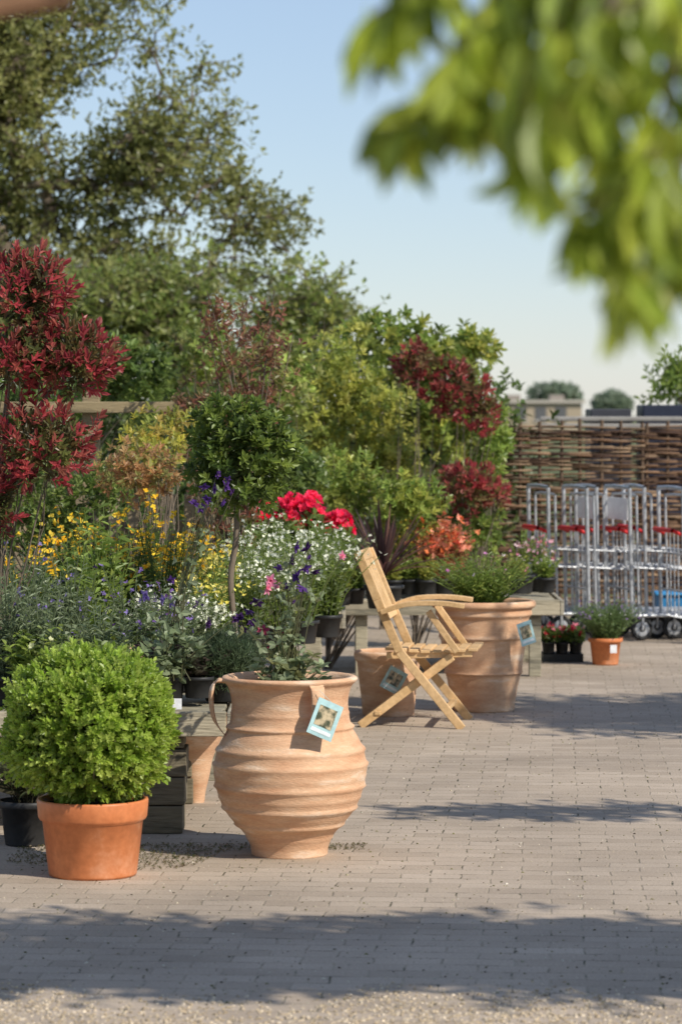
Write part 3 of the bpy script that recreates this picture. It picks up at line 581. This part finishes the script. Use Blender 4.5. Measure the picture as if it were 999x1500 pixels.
# ================= TROLLEYS
def trolley(o,yaw,board):
    ps=[]; W=.5; L=.85; g=lambda pts,r=.011: ps.append(tube(pts,r,8,WHITE,'galvanised'))
    def U(x,h,r=.013,lean=0):
        g(dense([(x,-W/2,.16),(x-lean*.6,-W/2,h*.6),(x-lean,-W/2,h-.05),(x-lean,-W/2+.04,h),(x-lean,W/2-.04,h),(x-lean,W/2,h-.05),(x-lean*.6,W/2,h*.6),(x,W/2,.16)],3),r)
    U(0,1.04,.014,.02); U(.05,.99,.009,.02)
    for z_ in (.35,.6): g([(-.005,-W/2,z_),(-.005,W/2,z_)],.007)
    for y in (-.12,-.04,.04,.12): g([(0,y,.18),(-.01,y,.74)],.0045)
    z_=.17; l=L
    g([(0,-W/2,z_),(l,-W/2+.03,z_),(l,W/2-.03,z_),(0,W/2,z_)],.013)
    for y in np.linspace(-W/2+.05,W/2-.05,9): g([(0,y,z_),(l,y,z_)],.0035)
    for x in np.linspace(.08,l-.05,9): g([(x,-W/2+.02,z_+.004),(x,W/2-.02,z_+.004)],.0035)
    z_=.50; l=L*.38
    g([(0,-W/2,z_),(l,-W/2+.03,z_-.02),(l,W/2-.03,z_-.02),(0,W/2,z_)],.008)
    g([(0,-W/2,z_+.12),(l,-W/2+.03,z_+.10),(l,W/2-.03,z_+.10),(0,W/2,z_+.12)],.006)
    for x in np.linspace(.06,l,5):
        for sg in (-1,1): g([(x,sg*W/2*.95,z_-.01),(x,sg*W/2*.95,z_+.10)],.0035)
    for y in np.linspace(-W/2+.07,W/2-.07,6): g([(0,y,z_),(l,y,z_-.02),(l,y,z_+.10)],.0035)
    ps.append(tube([(-.07,-W/2+.06,.76),(-.07,W/2-.06,.76)],.016,10,(.6,.015,.015),'painted'))
    for sg in (-1,1): ps.append(tube([(0,sg*(W/2-.06),.73),(-.07,sg*(W/2-.06),.76)],.012,8,(.6,.015,.015),'painted'))
    if board: ps.append(box(-.02,-.012,-W/2+.04,W/2-.04,.82,.97,(.85,.85,.84),'painted'))
    for x,sg in ((.08,-1),(.08,1),(L-.08,-1),(L-.08,1)):
        wl=lathe([(.012,-.018),(.03,-.014),(.055,-.013),(.06,-.019),(.075,-.016),(.08,0),(.075,.016),(.06,.019),(.055,.013),(.03,.014),(.012,.018)],(0,0,0),28,'rubber')
        hub=lathe([(.001,-.016),(.03,-.0155),(.05,-.0145)],(0,0,0),20,'galvanised')
        hub2=lathe([(.001,.016),(.03,.0155),(.05,.0145)],(0,0,0),20,'galvanised')
        R=np.array([[1,0,0],[0,0,-1],[0,1,0]])
        for p in (wl,hub,hub2): ps.append(xf(p,R,(x,sg*(W/2-.03),.08)))
        g([(x,sg*(W/2-.055),.08),(x,sg*(W/2-.055),.17)],.01); g([(x,sg*(W/2-.005),.08),(x,sg*(W/2-.005),.17)],.01)
    R=rotz(yaw)
    for p in ps: xf(p,R,o)
    build('garden_trolley',ps,o)
for i,(px,d,yw,bd) in enumerate(((792,21.3,12,0),(846,21.1,14,0),(862,21.3,12,1),(908,21.1,14,1),(932,21.3,11,0),(986,20.8,13,0),(1045,20.9,14,1))): trolley(G(px,d),math.radians(yw),bd)
ps=[box(2.27,2.62,22.0,22.3,.12,.24,(.03,.20,.42),'painted'),box(2.25,2.64,21.98,22.32,.24,.26,(.04,.25,.5),'painted'),box(2.3,2.58,22.05,22.25,0,.12,(.1,.1,.1),'painted')]
build('blue_plastic_crate',ps,A(2.4,22.1,0),bevel=.01)

# ================= BEHIND THE FENCE
ps=[]
for i,(x,w_,h,c) in enumerate(((2.15,.35,1.585,(.05,.05,.06)),(2.6,.55,1.62,(.025,.03,.05)),(3.15,.3,1.66,(.02,.03,.08)),(3.5,.8,1.6,(.04,.04,.045)))):
    ps.append(box(x,x+w_,26.5,27.1,0,h,c,'painted')); ps.append(box(x-.02,x+w_+.02,26.48,27.12,h-.12,h-.1,A(*c)*.6,'painted'))
for z_ in (1.50,1.44): ps.append(box(1.7,4.2,26.3,26.34,z_-.02,z_+.02,(.3,.28,.25),'painted'))
build('stacked_crates',ps,A(2.8,26.8,0),bevel=.02)
D=250.; k=D/F; x0=(560-500)*k; x1=(852-500)*k; zt=H+19*k
ps=[box(x0,x1,D,D+8,0,zt-.25,(.42,.34,.24),'stone'),box(x0-.3,x1+.3,D-.3,D+8.3,zt-.25,zt,(.5,.45,.38),'stone')]
for i in range(9): xx=x0+1+i*(x1-x0-1.5)/9; ps.append(box(xx,xx+.9,D-.06,D-.01,1.0,2.0,(.12,.12,.12),'painted')); ps.append(box(xx-.1,xx+1.0,D-.12,D-.07,.88,.98,(.6,.55,.5),'painted'))
for i in range(4): xx=x0+3+i*(x1-x0)/4.5; ps.append(box(xx,xx+1.2,D+3,D+4,zt,zt+.45,(.3,.26,.22),'stone'))
build('low_building',ps,A((x0+x1)/2,D,0))
ps=[]
for px,d,top,wd in ((812,420,563,36),(895,500,575,26),(560,420,560,60),(640,450,570,50),(300,400,560,80),(120,400,555,80),(1060,420,560,70),(1200,420,565,80),(-100,420,555,90)):
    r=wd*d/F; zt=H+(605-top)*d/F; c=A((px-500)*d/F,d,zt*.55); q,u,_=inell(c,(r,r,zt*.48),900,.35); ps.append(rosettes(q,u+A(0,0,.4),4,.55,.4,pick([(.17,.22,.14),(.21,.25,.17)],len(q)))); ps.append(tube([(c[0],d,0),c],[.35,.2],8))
build('distant_trees',ps)
tree('sapling',[P(1010,880,28)*A(1,1,0),P(1008,700,28),P(1006,620,28)],[(P(1000,560,28),(.24,.3,.22))],22,10,.07,.07,.03,LGRN,rtip=.003)

# ================= BIG BACKGROUND TREE
d=35.; k=d/F
def E(px,py,rx,ry,dz=0,ryy=None): return (P(px,py,d+dz),(rx*k,(ryy or (rx+ry)/2)*k,ry*k))
tree('large_tree',[G(-60,d),P(-50,640,d),P(-30,500,d),P(20,400,d),P(70,330,d)],
 [E(20,60,200,130),E(160,60,115,110),E(90,190,190,110),E(270,110,65,35),E(250,240,105,90),E(60,300,170,90,.6),E(350,280,70,60),E(330,350,115,70),E(-120,150,160,250),E(430,400,60,60),E(170,400,200,60)],
 1000,18,.16,.08,.045,OLV,rtip=.008,rpow=.44,tuft=4,gap=-.30,gf=2.2)
d=31.; k=d/F
tree('green_tree',[G(300,d),P(305,640,d),P(300,560,d)],[E(190,460,120,60),E(290,430,70,50),E(420,470,95,65),E(330,540,180,60),E(60,490,110,60)],380,20,.17,.07,.04,LGRN+OLV,rtip=.007,rpow=.44,tuft=4,gap=-.5,gf=2.4)

# ================= FOREGROUND TREE overhanging at top right
def foretree():
    ps=[]; d=2.6
    q0=A(1.7,2.3,0); lim=[q0,A(1.68,2.3,1.2),A(1.5,2.35,2.1),A(1.0,2.45,2.35),P(1000,-40,d),P(800,-60,d),P(640,-60,d)]
    cur=dense(lim,5); ps.append(tube(cur,np.interp(np.arange(len(cur)),[0,10,20,len(cur)-1],[.07,.05,.02,.005]),8))
    LF=[(.34,.41,.05),(.26,.34,.04),(.44,.48,.07),(.14,.20,.03)]
    tw=[([(760,-60),(700,40),(650,110),(600,170)],0),([(860,-60),(800,60),(770,140),(785,220)],-.1),([(960,-40),(900,60),(880,130),(890,180)],.05),([(1010,-20),(970,160),(930,300),(915,410)],0),([(660,-60),(600,-10),(545,25)],.05),([(1040,60),(1010,200),(985,320),(990,390)],.1),([(1010,40),(940,90),(870,110),(820,130)],.1),([(950,250),(890,290),(850,320)],0),([(800,-60),(740,10),(680,60)],.12),([(1000,-60),(940,0),(860,30)],-.12),([(900,-60),(820,-20),(740,60),(700,140)],.02)]
    for pts,dz in tw:
        c=dense([P(x,y,d+dz) for x,y in pts],5); ps.append(tube(c,np.linspace(.004,.0015,len(c)),5))
        for q in c[1::2]:
            m=5; az=rng.rand(m)*6.28; dd=np.stack([np.cos(az)*.6,np.sin(az)*.6,-.9+.5*rng.normal(size=m)],1)
            ps.append(leaves(np.repeat(q[None],m,0)+rng.normal(size=(m,3))*.008,dd,A(0,-.6,.6)+rng.normal(size=(m,3))*.5,.045+.03*rng.rand(m),.022,pick(LF,m),droop=.2))
        m=5; az=rng.rand(m)*6.28; dd=np.stack([np.cos(az)*.4,np.sin(az)*.4,-1+0*az],1); ps.append(leaves(np.repeat(c[-1][None],m,0),dd,rdir(m),.06+.02*rng.rand(m),.021,pick(LF,m)))
    q,u,_=inell(A(1.6,2.3,3.2),(.6,.6,.4),250); ps.append(rosettes(q,u-A(0,0,.3),5,.07,.028,pick(LF,len(q))))
    for e in q[:30]: ps.append(tube([A(1.5,2.35,2.1),e],[.015,.004],5))
    build('foreground_tree',ps,q0)
foretree()
build('parasol_rib',[beam(P(-160,38,3.2),P(104,-6,3.2),.05,.022,(0,0,1),(.7,.42,.30),'weathered_wood')],bevel=.003)

# ================= SHADOW-CASTING TREES to the right, outside the frame
t38=math.tan(math.radians(EL))
def caster(x,y,h): return A(x+h/t38*sx,y+h/t38*sy,h)
c=caster(-.1,8.62,3.3)
tree('shade_tree',[A(c[0]+.9,c[1]-.1,0),A(c[0]+.8,c[1],1.5),A(c[0]+.4,c[1],2.8)],[(c,(2.1,.26,.16)),(c+A(.6,.10,.1),(1.5,.38,.22))],130,34,.12,.09,.05,GRN,rtip=.006)
c=caster(1.75,15.9,3.6)
tree('shade_tree',[A(c[0]+.5,c[1]+.2,0),A(c[0]+.3,c[1],1.6),A(c[0]+.1,c[1],2.9)],[(c,(1.15,.95,.45))],70,20,.16,.09,.05,GRN,rtip=.006)
c=caster(.95,11.9,2.9)
tree('shade_tree',[A(c[0]+.9,c[1]+.1,0),A(c[0]+.9,c[1],1.4),A(c[0]+.7,c[1],2.4)],[(c,(.9,.12,.10))],16,13,.08,.07,.04,GRN,rtip=.006)
